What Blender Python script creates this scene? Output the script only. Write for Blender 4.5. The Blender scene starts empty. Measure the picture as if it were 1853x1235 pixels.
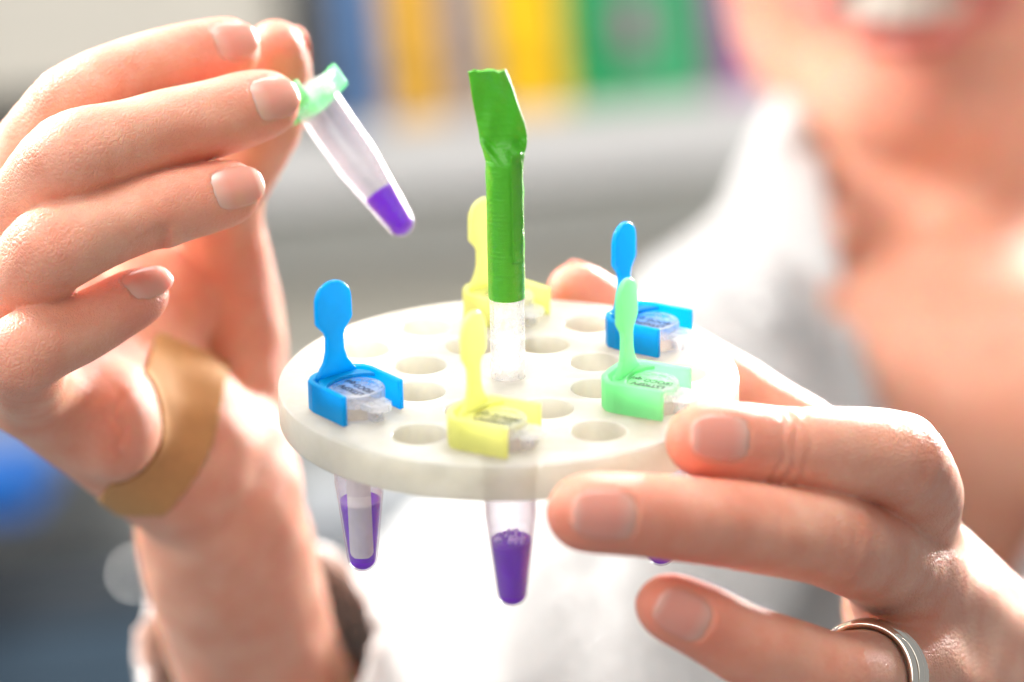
import bpy, bmesh, math, random
import numpy as np
from mathutils import Vector, Matrix

random.seed(7); rng = np.random.default_rng(7)
sc = bpy.context.scene
COL = sc.collection

# ---------------------------------------------------------------- camera frame
# Measurements are taken in millimetres in the frame of the photograph's lens
# (x right, y up, z depth) and turned into world metres by W().
PITCH, ROLL = math.radians(8), math.radians(5)
CAM = np.array([0.0, -0.55, 1.30])
FPX = 100.0 / 36.0 * 1853.0
r0 = np.array([1.0, 0, 0]); f0 = np.array([0, math.cos(PITCH), -math.sin(PITCH)])
u0 = np.array([0, math.sin(PITCH), math.cos(PITCH)])
KX = math.cos(ROLL) * r0 - math.sin(ROLL) * u0
KY = math.sin(ROLL) * r0 + math.cos(ROLL) * u0
KZ = f0
RK = np.stack([KX, KY, KZ], axis=1)          # columns

def W(p):
    p = np.asarray(p, float)
    return CAM + 0.001 * (p @ RK.T)
def WV(v):
    return Vector(RK @ np.asarray(v, float))
def PX(x, y, z):
    return np.array([(x - 926.5) / FPX * z, -(y - 617.5) / FPX * z, z], float)

cam = bpy.data.cameras.new('camera'); camo = bpy.data.objects.new('camera', cam); COL.objects.link(camo)
cam.lens = 100; cam.sensor_width = 36; cam.clip_start = 0.02; cam.clip_end = 50
cam.dof.use_dof = True; cam.dof.focus_distance = 0.545; cam.dof.aperture_fstop = 6.0
M = Matrix([[KX[i], KY[i], -KZ[i], CAM[i]] for i in range(3)] + [[0, 0, 0, 1]])
camo.matrix_world = M
sc.camera = camo

world = bpy.data.worlds.new('World'); sc.world = world; world.use_nodes = True
bgn = world.node_tree.nodes['Background']
bgn.inputs[0].default_value = (0.93, 0.96, 1.0, 1); bgn.inputs[1].default_value = 0.31

def area(name, kpos, ktarget, size, watt, col, spread=180):
    l = bpy.data.lights.new(name, 'AREA'); l.shape = 'DISK'; l.size = size; l.energy = watt; l.color = col; l.spread = math.radians(spread)
    o = bpy.data.objects.new(name, l); COL.objects.link(o)
    p, t = Vector(W(kpos)), Vector(W(ktarget))
    o.location = p; o.rotation_euler = (t - p).to_track_quat('-Z', 'Y').to_euler()
    return o
area('window_light', (540, 480, 1550), (60, -20, 580), 0.5, 11, (1.0, 0.97, 0.93), 70)
area('back_left_light', (-520, 430, 860), (-85, -10, 590), 0.36, 1.35, (1.0, 0.98, 0.95), 54)
area('side_window_light', (-950, 420, 640), (130, 110, 1000), 0.5, 1.6, (1.0, 0.98, 0.96), 44)
area('ceiling_light', (40, 760, 430), (10, 0, 570), 0.5, 0.55, (1.0, 0.98, 0.95), 42)
area('room_fill', (-450, 300, -150), (0, 0, 600), 0.8, 3.9, (1.0, 0.96, 0.92))
area('background_fill', (100, 1500, 1500), (0, 0, 2500), 1.0, 34, (1.0, 0.97, 0.93))  # unseen fill added to brighten the distant background

vs = sc.view_settings
sc.display_settings.display_device = 'sRGB'
vs.view_transform = 'Standard'; vs.look = 'None'; vs.exposure = 0.27; vs.gamma = 1.0
cy = sc.cycles
cy.use_denoising = True; cy.max_bounces = 12; cy.transparent_max_bounces = 24; cy.transmission_bounces = 10
cy.diffuse_bounces = 4; cy.sample_clamp_indirect = 6; cy.caustics_reflective = False; cy.caustics_refractive = False

# ---------------------------------------------------------------- helpers
def tag(o, label=None, cat=None, group=None, kind=None):
    if label: o['label'] = label
    if cat: o['category'] = cat
    if group: o['group'] = group
    if kind: o['kind'] = kind
    return o

def empty(name, kloc):
    o = bpy.data.objects.new(name, None); COL.objects.link(o); o.empty_display_size = 0.01
    o.location = Vector(W(kloc)); return o

def link_mesh(name, verts, faces, mat, parent=None, smooth=True, origin=None):
    """verts in K millimetres; the object's own origin sits at its parent's origin (or at `origin`)."""
    me = bpy.data.meshes.new(name)
    wv = W(np.asarray(verts, float))
    if parent is not None:
        root = np.zeros(3); q = parent
        while q is not None:
            root = root + np.array(q.location); q = q.parent
        org = root
    else:
        org = W(origin) if origin is not None else wv.mean(0)
    me.from_pydata([tuple(v) for v in (wv - org)], [], [tuple(int(i) for i in f) for f in faces])
    me.update()
    if smooth: me.polygons.foreach_set('use_smooth', [True] * len(me.polygons))
    me.materials.append(mat)
    o = bpy.data.objects.new(name, me); COL.objects.link(o)
    if parent is not None: o.parent = parent
    else: o.location = Vector(org)
    return o

def recalc(o):
    bm = bmesh.new(); bm.from_mesh(o.data); bmesh.ops.recalc_face_normals(bm, faces=bm.faces); bm.to_mesh(o.data); bm.free()

def bevel(o, w, seg=2, angle=35):
    m = o.modifiers.new('bevel', 'BEVEL'); m.width = w * 0.001; m.segments = seg; m.limit_method = 'ANGLE'
    m.angle_limit = math.radians(angle); return o

def sharp_by_angle(o, deg=35):
    bm = bmesh.new(); bm.from_mesh(o.data)
    for e in bm.edges:
        if len(e.link_faces) == 2 and e.calc_face_angle(0) > math.radians(deg): e.smooth = False
    bm.to_mesh(o.data); bm.free()

class Frame:
    """local frame: origin and three axes in K millimetres"""
    def __init__(s, o, x, y, z): s.o, s.x, s.y, s.z = (np.asarray(a, float) for a in (o, x, y, z))
    def __call__(s, p):
        p = np.asarray(p, float); return s.o + p[..., 0:1] * s.x + p[..., 1:2] * s.y + p[..., 2:3] * s.z
def nrm(v): v = np.asarray(v, float); return v / np.linalg.norm(v)

def lathe(profile, fr, n=40, cap0=False, cap1=False):
    """profile [(r,h)...] about fr.z"""
    v, f = [], []
    for r, h in profile:
        for k in range(n):
            a = 2 * math.pi * k / n; v.append((r * math.cos(a), r * math.sin(a), h))
    for i in range(len(profile) - 1):
        for k in range(n):
            k2 = (k + 1) % n; f.append((i * n + k, i * n + k2, (i + 1) * n + k2, (i + 1) * n + k))
    if cap0: f.append(tuple(range(n - 1, -1, -1)))
    if cap1: b = (len(profile) - 1) * n; f.append(tuple(b + k for k in range(n)))
    return fr(np.array(v)), f

def prism(poly, h0, h1, fr):
    """poly: 2-D outline (x,y) extruded along fr.z"""
    n = len(poly)
    v = [(x, y, h0) for x, y in poly] + [(x, y, h1) for x, y in poly]
    f = [tuple(range(n - 1, -1, -1)), tuple(range(n, 2 * n))]
    for k in range(n): f.append((k, (k + 1) % n, n + (k + 1) % n, n + k))
    return fr(np.array(v)), f

def join(parts):
    V, F, b = [], [], 0
    for v, f in parts:
        V.append(np.asarray(v)); F += [tuple(i + b for i in q) for q in f]; b += len(v)
    return np.concatenate(V), F

# ---------------------------------------------------------------- materials
def mat(name):
    m = bpy.data.materials.new(name); m.use_nodes = True
    nt = m.node_tree; return m, nt, nt.nodes['Principled BSDF']
def N(nt, typ, **kw):
    n = nt.nodes.new(typ)
    for k, v in kw.items(): setattr(n, k, v)
    return n
def coord(nt, scale=1.0):
    tc = N(nt, 'ShaderNodeTexCoord'); mp = N(nt, 'ShaderNodeMapping'); nt.links.new(tc.outputs['Object'], mp.inputs[0])
    mp.inputs['Scale'].default_value = (scale,) * 3; return mp.outputs[0]
def noise(nt, vec, scale, detail=3, rough=0.5):
    n = N(nt, 'ShaderNodeTexNoise'); nt.links.new(vec, n.inputs['Vector']); n.inputs['Scale'].default_value = scale
    n.inputs['Detail'].default_value = detail; n.inputs['Roughness'].default_value = rough; return n.outputs['Fac']
def bump(nt, b, h, strength, dist):
    n = N(nt, 'ShaderNodeBump'); n.inputs['Strength'].default_value = strength; n.inputs['Distance'].default_value = dist
    nt.links.new(h, n.inputs['Height']); nt.links.new(n.outputs[0], b.inputs['Normal']); return n
def mixc(nt, fac, a, b):
    n = N(nt, 'ShaderNodeMix', data_type='RGBA')
    if isinstance(fac, (int, float)): n.inputs[0].default_value = fac
    else: nt.links.new(fac, n.inputs[0])
    for i, c in ((6, a), (7, b)):
        if isinstance(c, tuple): n.inputs[i].default_value = c + (1,) if len(c) == 3 else c
        else: nt.links.new(c, n.inputs[i])
    return n.outputs[2]
def ramp(nt, fac, a, b):
    n = N(nt, 'ShaderNodeMapRange'); nt.links.new(fac, n.inputs[0]); n.inputs[1].default_value = a; n.inputs[2].default_value = b
    return n.outputs[0]
def mathn(nt, op, a, b):
    n = N(nt, 'ShaderNodeMath', operation=op)
    for i, c in enumerate((a, b)):
        if isinstance(c, (int, float)): n.inputs[i].default_value = c
        else: nt.links.new(c, n.inputs[i])
    return n.outputs[0]

def skin_material():
    m, nt, b = mat('skin')
    v = coord(nt, 1000.0)
    fl = N(nt, 'ShaderNodeAttribute', attribute_name='flush').outputs['Fac']
    lip = N(nt, 'ShaderNodeAttribute', attribute_name='lip').outputs['Fac']
    n1 = noise(nt, v, 0.12, 3); n2 = noise(nt, v, 0.9, 4)
    c = mixc(nt, ramp(nt, n1, 0.35, 0.7), (0.85, 0.48, 0.34), (0.79, 0.345, 0.225))
    c = mixc(nt, fl, c, (0.82, 0.265, 0.175))
    c = mixc(nt, mathn(nt, 'MULTIPLY', ramp(nt, n2, 0.45, 0.75), 0.25), c, (0.76, 0.28, 0.18))
    c = mixc(nt, lip, c, (0.66, 0.20, 0.17))
    nt.links.new(c, b.inputs['Base Color'])
    b.inputs['Subsurface Weight'].default_value = 1.0
    b.inputs['Subsurface Radius'].default_value = (1.0, 0.36, 0.19)
    b.inputs['Subsurface Scale'].default_value = 0.0017
    b.inputs['Subsurface Anisotropy'].default_value = 0.0
    b.inputs['Roughness'].default_value = 0.41
    b.inputs['Specular IOR Level'].default_value = 0.42
    # fine skin cells and creases
    vo = N(nt, 'ShaderNodeTexVoronoi', feature='DISTANCE_TO_EDGE'); nt.links.new(v, vo.inputs['Vector']); vo.inputs['Scale'].default_value = 1.1
    h = mathn(nt, 'ADD', mathn(nt, 'MULTIPLY', ramp(nt, vo.outputs['Distance'], 0.0, 0.18), 0.6), mathn(nt, 'MULTIPLY', noise(nt, v, 2.6, 4, 0.6), 0.8))
    kn = N(nt, 'ShaderNodeAttribute', attribute_name='knuckle').outputs['Fac']
    v2 = N(nt, 'ShaderNodeTexVoronoi', feature='DISTANCE_TO_EDGE'); nt.links.new(v, v2.inputs['Vector']); v2.inputs['Scale'].default_value = 0.62
    wv = N(nt, 'ShaderNodeTexNoise'); nt.links.new(v, wv.inputs['Vector']); wv.inputs['Scale'].default_value = 0.5; wv.inputs['Distortion'].default_value = 2.0
    k2 = mathn(nt, 'ADD', ramp(nt, v2.outputs['Distance'], 0.0, 0.25), mathn(nt, 'MULTIPLY', wv.outputs['Fac'], 1.6))
    h = mathn(nt, 'ADD', h, mathn(nt, 'MULTIPLY', mathn(nt, 'MULTIPLY', k2, kn), 1.3))
    bump(nt, b, h, 0.5, 0.00032)
    return m
SKIN = skin_material()

def simple(name, col, rough=0.5, sss=0, spec=0.5, metal=0.0, nscale=0, namp=0.0, bmp=0.0, bscale=0.0):
    m, nt, b = mat(name)
    b.inputs['Roughness'].default_value = rough; b.inputs['Specular IOR Level'].default_value = spec; b.inputs['Metallic'].default_value = metal
    v = coord(nt, 1000.0)
    if nscale:
        c = mixc(nt, noise(nt, v, nscale, 4), tuple(max(0, x * (1 - namp)) for x in col), tuple(min(1, x * (1 + namp)) for x in col))
        nt.links.new(c, b.inputs['Base Color'])
    else: b.inputs['Base Color'].default_value = col + (1,)
    if sss:
        b.inputs['Subsurface Weight'].default_value = 1.0; b.inputs['Subsurface Scale'].default_value = sss
        b.inputs['Subsurface Radius'].default_value = (1, 1, 1)
    if bmp: bump(nt, b, noise(nt, v, bscale, 3), bmp, 0.0003)
    return m

def nail_material():
    m, nt, b = mat('nail')
    v = coord(nt, 1000.0)
    t = N(nt, 'ShaderNodeAttribute', attribute_name='along').outputs['Fac']
    c = mixc(nt, ramp(nt, t, 0.0, 0.35), (0.90, 0.46, 0.37), (0.90, 0.33, 0.255))
    fe = N(nt, 'ShaderNodeAttribute', attribute_name='free').outputs['Fac']
    c = mixc(nt, mathn(nt, 'MULTIPLY', ramp(nt, t, 0.84, 0.93), fe), c, (0.86, 0.72, 0.62))
    nt.links.new(c, b.inputs['Base Color'])
    b.inputs['Subsurface Weight'].default_value = 0.8; b.inputs['Subsurface Scale'].default_value = 0.0016
    b.inputs['Subsurface Radius'].default_value = (1, .4, .25)
    b.inputs['Roughness'].default_value = 0.24; b.inputs['Specular IOR Level'].default_value = 0.55
    bump(nt, b, noise(nt, v, 1.3, 2), 0.1, 0.0002)
    return m
NAIL = nail_material()

def plastic(name, col, translucent=0.45, trans=0.0, rough=0.28):
    """coloured polypropylene: diffuse, some light through, glossy skin"""
    m, nt, b = mat(name)
    v = coord(nt, 1000.0)
    c = mixc(nt, noise(nt, v, 0.35, 3), tuple(x * 0.93 for x in col), tuple(min(1, x * 1.05) for x in col))
    nt.links.new(c, b.inputs['Base Color'])
    b.inputs['Roughness'].default_value = rough; b.inputs['Specular IOR Level'].default_value = 0.45
    b.inputs['Transmission Weight'].default_value = trans
    b.inputs['IOR'].default_value = 1.45
    tl = N(nt, 'ShaderNodeBsdfTranslucent'); nt.links.new(c, tl.inputs[0])
    mx = N(nt, 'ShaderNodeMixShader'); mx.inputs[0].default_value = translucent
    nt.links.new(b.outputs[0], mx.inputs[1]); nt.links.new(tl.outputs[0], mx.inputs[2])
    nt.links.new(mx.outputs[0], nt.nodes['Material Output'].inputs[0])
    bump(nt, b, noise(nt, v, 0.9, 2), 0.08, 0.0002)
    return m

def clear_plastic(name, tint=(0.97, 0.96, 0.975), body=(0.72, 0.67, 0.71), haze=0.05, edge=0.58, rough=0.12):
    """thin clear polypropylene wall: sees through, milky at grazing angles as thickness builds up"""
    m, nt, b = mat(name)
    b.inputs['Base Color'].default_value = body + (1,); b.inputs['Roughness'].default_value = rough
    b.inputs['Specular IOR Level'].default_value = 0.6
    v = coord(nt, 1000.0)
    tr = N(nt, 'ShaderNodeBsdfTransparent'); tr.inputs[0].default_value = tint + (1,)
    tl = N(nt, 'ShaderNodeBsdfTranslucent'); tl.inputs[0].default_value = body + (1,)
    m1 = N(nt, 'ShaderNodeMixShader'); m1.inputs[0].default_value = 0.5
    nt.links.new(b.outputs[0], m1.inputs[1]); nt.links.new(tl.outputs[0], m1.inputs[2])
    fr = N(nt, 'ShaderNodeLayerWeight'); fr.inputs[0].default_value = 0.25
    f = mathn(nt, 'ADD', mathn(nt, 'MULTIPLY', fr.outputs['Facing'], edge), mathn(nt, 'MULTIPLY', ramp(nt, noise(nt, v, 0.5, 3), 0.2, 0.8), haze * 1.3))
    m2 = N(nt, 'ShaderNodeMixShader'); nt.links.new(f, m2.inputs[0])
    nt.links.new(tr.outputs[0], m2.inputs[1]); nt.links.new(m1.outputs[0], m2.inputs[2])
    gl = N(nt, 'ShaderNodeBsdfGlossy'); gl.inputs['Roughness'].default_value = rough
    m3 = N(nt, 'ShaderNodeMixShader'); fz = N(nt, 'ShaderNodeLayerWeight'); fzz = mathn(nt, 'ADD', mathn(nt, 'MULTIPLY', mathn(nt, 'POWER', fz.outputs['Facing'], 5.0), 0.45), 0.025)
    nt.links.new(fzz, m3.inputs[0]); nt.links.new(m2.outputs[0], m3.inputs[1]); nt.links.new(gl.outputs[0], m3.inputs[2])
    nt.links.new(m3.outputs[0], nt.nodes['Material Output'].inputs[0])
    return m

def disc_material():
    """frosted silicone: light scatters through it and vague shapes show from below"""
    m, nt, b = mat('frosted_silicone')
    v = coord(nt, 1000.0)
    n1 = noise(nt, v, 0.09, 5, 0.6)
    c = mixc(nt, n1, (0.82, 0.78, 0.66), (0.88, 0.86, 0.78))
    nt.links.new(c, b.inputs['Base Color'])
    b.inputs['Roughness'].default_value = 0.4; b.inputs['Specular IOR Level'].default_value = 0.4
    b.inputs['IOR'].default_value = 1.25
    b.inputs['Transmission Weight'].default_value = 0.35
    b.inputs['Subsurface Weight'].default_value = 1.0; b.inputs['Subsurface Scale'].default_value = 0.010
    b.inputs['Subsurface Radius'].default_value = (1.0, 0.95, 0.8)
    tl = N(nt, 'ShaderNodeBsdfTranslucent'); nt.links.new(c, tl.inputs[0])
    df = N(nt, 'ShaderNodeBsdfDiffuse'); nt.links.new(c, df.inputs[0])
    m0 = N(nt, 'ShaderNodeMixShader'); m0.inputs[0].default_value = 0.25
    nt.links.new(tl.outputs[0], m0.inputs[1]); nt.links.new(df.outputs[0], m0.inputs[2])
    mx = N(nt, 'ShaderNodeMixShader'); nt.links.new(mathn(nt, 'ADD', mathn(nt, 'MULTIPLY', ramp(nt, n1, 0.25, 0.75), 0.16), 0.34), mx.inputs[0])
    nt.links.new(b.outputs[0], mx.inputs[1]); nt.links.new(m0.outputs[0], mx.inputs[2])
    gl = N(nt, 'ShaderNodeBsdfGlossy'); gl.inputs['Roughness'].default_value = 0.3
    lw = N(nt, 'ShaderNodeLayerWeight'); gf = mathn(nt, 'ADD', mathn(nt, 'MULTIPLY', mathn(nt, 'POWER', lw.outputs['Facing'], 5.0), 0.35), 0.03)
    m2 = N(nt, 'ShaderNodeMixShader'); nt.links.new(gf, m2.inputs[0]); nt.links.new(mx.outputs[0], m2.inputs[1]); nt.links.new(gl.outputs[0], m2.inputs[2])
    tp = N(nt, 'ShaderNodeBsdfTransparent'); tp.inputs[0].default_value = (0.97, 0.955, 0.91, 1)
    m3 = N(nt, 'ShaderNodeMixShader'); nt.links.new(mathn(nt, 'ADD', mathn(nt, 'MULTIPLY', ramp(nt, n1, 0.3, 0.7), -0.14), 0.31), m3.inputs[0])
    nt.links.new(m2.outputs[0], m3.inputs[1]); nt.links.new(tp.outputs[0], m3.inputs[2])
    nt.links.new(m3.outputs[0], nt.nodes['Material Output'].inputs[0])
    h = mathn(nt, 'ADD', noise(nt, v, 0.8, 5, 0.65), mathn(nt, 'MULTIPLY', noise(nt, v, 0.15, 2), 1.5))
    bp = N(nt, 'ShaderNodeBump'); bp.inputs['Strength'].default_value = 0.12; bp.inputs['Distance'].default_value = 0.0004; nt.links.new(h, bp.inputs['Height'])
    for q in (b, gl, df): nt.links.new(bp.outputs[0], q.inputs['Normal'])
    return m

def liquid_material():
    m, nt, b = mat('violet_liquid')
    v = coord(nt, 1000.0)
    c = mixc(nt, noise(nt, v, 0.25, 3), (0.27, 0.004, 0.66), (0.40, 0.02, 0.93))
    nt.links.new(c, b.inputs['Base Color'])
    b.inputs['Roughness'].default_value = 0.12
    tl = N(nt, 'ShaderNodeBsdfTranslucent'); nt.links.new(c, tl.inputs[0])
    mx = N(nt, 'ShaderNodeMixShader'); mx.inputs[0].default_value = 0.5
    nt.links.new(b.outputs[0], mx.inputs[1]); nt.links.new(tl.outputs[0], mx.inputs[2])
    nt.links.new(mx.outputs[0], nt.nodes['Material Output'].inputs[0])
    return m

BLUE = plastic('blue_plastic', (0.0, 0.53, 0.93), 0.5, trans=0.3)
YELLOW = plastic('yellow_plastic', (0.96, 0.97, 0.47), 0.62, trans=0.15)
GREEN = plastic('mint_plastic', (0.44, 0.95, 0.56), 0.62, trans=0.15)
CLEAR = clear_plastic('clear_plastic')
LID = clear_plastic('lid_plastic', body=(0.9, 0.91, 0.92), haze=0.30, edge=0.5, rough=0.18)
DISC = disc_material()
LIQ = liquid_material()
PIPE = clear_plastic('clear_pipe', body=(0.70, 0.70, 0.68), haze=0.4, edge=0.35, rough=0.2)
INK = simple('grey_ink', (0.03, 0.03, 0.04), 0.7)
STRIP = plastic('reflection_strip', (0.93, 0.90, 0.84), 0.25, rough=0.6)  # pale strip that stands in for the coat's reflection in the tube

def tape_material():
    m, nt, b = mat('green_tape')
    v = coord(nt, 1000.0)
    c = mixc(nt, noise(nt, v, 0.3, 4), (0.075, 0.50, 0.010), (0.12, 0.62, 0.02))
    nt.links.new(c, b.inputs['Base Color']); b.inputs['Roughness'].default_value = 0.34; b.inputs['Coat Weight'].default_value = 0.6; b.inputs['Coat Roughness'].default_value = 0.22
    tl = N(nt, 'ShaderNodeBsdfTranslucent'); tl.inputs[0].default_value = (0.12, 0.5, 0.02, 1)
    mx = N(nt, 'ShaderNodeMixShader'); mx.inputs[0].default_value = 0.2
    nt.links.new(b.outputs[0], mx.inputs[1]); nt.links.new(tl.outputs[0], mx.inputs[2])
    nt.links.new(mx.outputs[0], nt.nodes['Material Output'].inputs[0])
    h = mathn(nt, 'ADD', noise(nt, v, 0.7, 4, 0.6), mathn(nt, 'MULTIPLY', noise(nt, v, 4.0, 2), 0.25))
    dt = N(nt, 'ShaderNodeVectorMath', operation='DOT_PRODUCT'); nt.links.new(v, dt.inputs[0])
    dt.inputs[1].default_value = tuple(WV((-0.016, 0.936, -0.35)))
    sx_ = N(nt, 'ShaderNodeSeparateXYZ'); nt.links.new(v, sx_.inputs[0]); cb = N(nt, 'ShaderNodeCombineXYZ')
    nt.links.new(mathn(nt, 'MULTIPLY', dt.outputs['Value'], 1.1), cb.inputs[0]); nt.links.new(mathn(nt, 'MULTIPLY', sx_.outputs[0], 0.12), cb.inputs[1])
    wr = noise(nt, cb.outputs[0], 1.0, 3, 0.6)
    h = mathn(nt, 'ADD', h, mathn(nt, 'MULTIPLY', ramp(nt, wr, 0.42, 0.60), 0.26))
    bump(nt, b, h, 0.55, 0.0006)
    return m
TAPE = tape_material()
RING = simple('polished_metal', (0.90, 0.83, 0.72), 0.09, metal=1.0)
BAND = simple('tan_bandage', (0.55, 0.29, 0.11), 0.8, nscale=0.5, namp=0.12, bmp=0.25, bscale=1.6)
COAT = simple('white_cotton', (0.66, 0.655, 0.64), 0.85, bmp=0.15, bscale=0.25)
TEETH = simple('teeth', (0.83, 0.79, 0.70), 0.25, sss=0.001)
HAIR = simple('brown_hair', (0.10, 0.05, 0.025), 0.5, nscale=0.3, namp=0.4)
EYEW = simple('eye_white', (0.85, 0.83, 0.82), 0.15)
EYEI = simple('eye_iris', (0.08, 0.05, 0.03), 0.15)

# ---------------------------------------------------------------- background room (far behind, out of focus)
def kbox_world(name, px0, py0, px1, py1, z, depth, m, parent=None, label=None, cat=None, kind=None, group=None, bev=3):
    """box whose front face spans a rectangle at depth z, upright in the world"""
    a = W(PX(px0, py1, z)); b = W(PX(px1, py1, z)); t = W(PX((px0 + px1) / 2, py0, z)); bt = W(PX((px0 + px1) / 2, py1, z))
    w = abs(b[0] - a[0]); h = max(0.01, np.linalg.norm(t - bt))
    c = W(PX((px0 + px1) / 2, (py0 + py1) / 2, z))
    bm = bmesh.new(); bmesh.ops.create_cube(bm, size=1.0)
    for v in bm.verts: v.co = Vector((v.co.x * w, (v.co.y + 0.5) * depth * 0.001, v.co.z * h))
    me = bpy.data.meshes.new(name); bm.to_mesh(me); bm.free(); me.materials.append(m)
    o = bpy.data.objects.new(name, me); COL.objects.link(o)
    if parent is None: o.location = Vector(c)
    else: o.parent = parent; o.location = Vector(c) - parent.location
    if bev: bevel(o, bev)
    tag(o, label, cat, group, kind); return o

WALL = simple('wall_paint', (0.44, 0.43, 0.39), 0.8, nscale=0.003, namp=0.1)
SHELFM = simple('shelf_laminate', (0.62, 0.61, 0.60), 0.5, nscale=0.01, namp=0.06)
GREYM = simple('grey_panel', (0.34, 0.36, 0.35), 0.6, nscale=0.006, namp=0.12)
BEIGEM = simple('beige_panel', (0.62, 0.585, 0.51), 0.6, nscale=0.006, namp=0.1)
DARKM = simple('dark_panel', (0.085, 0.10, 0.115), 0.5, nscale=0.006, namp=0.25)
LIGHTM = simple('pale_panel', (0.60, 0.63, 0.66), 0.5, nscale=0.006, namp=0.1)

BENCHM = simple('bench_grey', (0.52, 0.53, 0.50), 0.6, nscale=0.006, namp=0.1)
kbox_world('wall', -2600, -2400, 4600, 3400, 3000, 60, WALL, kind='structure', bev=0)
ZB = 2500
kbox_world('wall_shelf', -900, 208, 3000, 332, ZB - 60, 330, SHELFM, label='long pale grey wall shelf carrying the row of coloured binders', cat='shelf')
binders = [  # x0, x1, top, colour, label
    (548, 600, (0.055, 0.065, 0.085), 'dark slate binder at the left end of the shelf row'),
    (604, 676, (0.10, 0.22, 0.45), 'dusty blue binder beside the dark slate one'),
    (682, 782, (0.76, 0.42, 0.04), 'ochre yellow binder between blue and grey binders'),
    (788, 866, (0.34, 0.29, 0.30), 'warm grey binder between the two yellow binders'),
    (872, 1006, (0.95, 0.55, 0.0), 'wide bright yellow binder behind the green tape flag'),
    (1012, 1078, (0.0, 0.36, 0.11), 'deep green binder beside the bright yellow one'),
    (1084, 1262, (0.04, 0.34, 0.14), 'wide mid green binder with a mauve label, beside the deep green one'),
    (1268, 1360, (0.36, 0.10, 0.33), 'plum mauve binder nearest the smiling face'),
]
MAUVE = simple('mauve_label', (0.34, 0.16, 0.27), 0.6)
for i, (x0, x1, c, lab) in enumerate(binders):
    bm_ = simple('binder_%d' % i, c, 0.5, nscale=0.01, namp=0.12)
    sl = -0.087
    yb = 203 + sl * ((x0 + x1) / 2 - 926)
    b = kbox_world('binder', x0, yb - 560, x1, yb, ZB, 260, bm_, label=lab, cat='binder', group='binders standing on the shelf')
    kbox_world('spine_label', x0 + (x1 - x0) * .2, yb - 190, x1 - (x1 - x0) * (.5 if i == 6 else .2), yb - 90, ZB - 3, 2, MAUVE if i == 6 else bm_, parent=b, bev=0)
kbox_world('cabinet', -900, -900, 470, 190, ZB + 30, 200, BEIGEM, label='plain beige wall cabinet behind the raised hand', cat='cabinet')
kbox_world('back_panel', -900, 352, 3000, 470, ZB + 60, 60, simple('panel_grey', (0.80, 0.80, 0.76), 0.6, nscale=0.006, namp=0.1), label='grey panel under the pale shelf behind the rack', cat='panel')
kbox_world('worktop_upstand', -900, 474, 3000, 720, ZB + 40, 80, BEIGEM, label='beige upstand board along the back of the bench', cat='panel')
kbox_world('bench', -900, 724, 3000, 1500, ZB - 250, 500, BENCHM, label='grey laboratory bench across the background', cat='bench')
kbox_world('equipment_box', -500, 690, 250, 860, ZB - 420, 120, LIGHTM, label='pale grey instrument box low at the left edge', cat='instrument')
kbox_world('storage_bin', -260, 862, 55, 950, ZB - 560, 120, simple('blue_bin', (0.0, 0.17, 0.68), 0.4, nscale=0.01, namp=0.1), label='saturated blue plastic bin at the left edge', cat='bin')
kbox_world('drawer_unit', -500, 1080, 330, 1150, ZB - 430, 120, DARKM, label='dark drawer unit low at the left above the slate blue one', cat='drawer unit')
kbox_world('drawer_unit', -500, 1154, 330, 1700, ZB - 420, 120, simple('slate_blue', (0.10, 0.16, 0.22), 0.5, nscale=0.006, namp=0.2), label='slate blue drawer unit at the bottom left', cat='drawer unit')
kbox_world('centrifuge', 520, 900, 780, 1010, ZB - 450, 120, LIGHTM, label='pale grey apparatus between the forearm and the lab coat', cat='apparatus')
kbox_world('floor_cabinet', 480, 1016, 900, 1500, ZB - 440, 120, DARKM, label='dark cabinet between the forearm and the lab coat', cat='cabinet')
m_, nt_, b_ = mat('glint_glow'); b_.inputs['Emission Color'].default_value = (1, 0.95, 0.88, 1); b_.inputs['Emission Strength'].default_value = 13  # glowing bead added to make a bright out-of-focus highlight
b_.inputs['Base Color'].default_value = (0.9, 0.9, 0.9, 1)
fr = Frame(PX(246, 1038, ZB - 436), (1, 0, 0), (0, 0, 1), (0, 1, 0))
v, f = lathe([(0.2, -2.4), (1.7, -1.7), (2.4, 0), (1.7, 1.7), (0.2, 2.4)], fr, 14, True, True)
o = link_mesh('glint_bead', v, f, m_); tag(o, 'tiny glowing bead added as a highlight left of the forearm, a pale round blur', 'glint')

# ---------------------------------------------------------------- signed-distance modelling
class Field:
    def __init__(s, lo, hi, h):
        s.lo = np.asarray(lo, float); s.h = h; s.n = np.ceil((np.asarray(hi) - s.lo) / h).astype(int) + 1
    def new(s): return np.full(tuple(s.n), 50.0, np.float32)
    def sl(s, lo, hi):
        a = np.clip(np.floor((np.asarray(lo) - s.lo) / s.h).astype(int), 0, s.n)
        b = np.clip(np.ceil((np.asarray(hi) - s.lo) / s.h).astype(int) + 1, 0, s.n)
        if np.any(b <= a): return None, None
        g = [(s.lo[i] + s.h * np.arange(a[i], b[i])).astype(np.float32) for i in range(3)]
        X = g[0][:, None, None]; Y = g[1][None, :, None]; Z = g[2][None, None, :]
        return tuple(slice(a[i], b[i]) for i in range(3)), (X, Y, Z)
    def sample(s, A, p):
        q = (np.asarray(p) - s.lo) / s.h; i = np.floor(q).astype(int)
        i = np.clip(i, 0, s.n - 2); t = np.clip(q - i, 0, 1); r = 0.0
        for dx in (0, 1):
            for dy in (0, 1):
                for dz in (0, 1):
                    w = (t[..., 0] if dx else 1 - t[..., 0]) * (t[..., 1] if dy else 1 - t[..., 1]) * (t[..., 2] if dz else 1 - t[..., 2])
                    r = r + w * A[i[..., 0] + dx, i[..., 1] + dy, i[..., 2] + dz]
        return r

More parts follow.
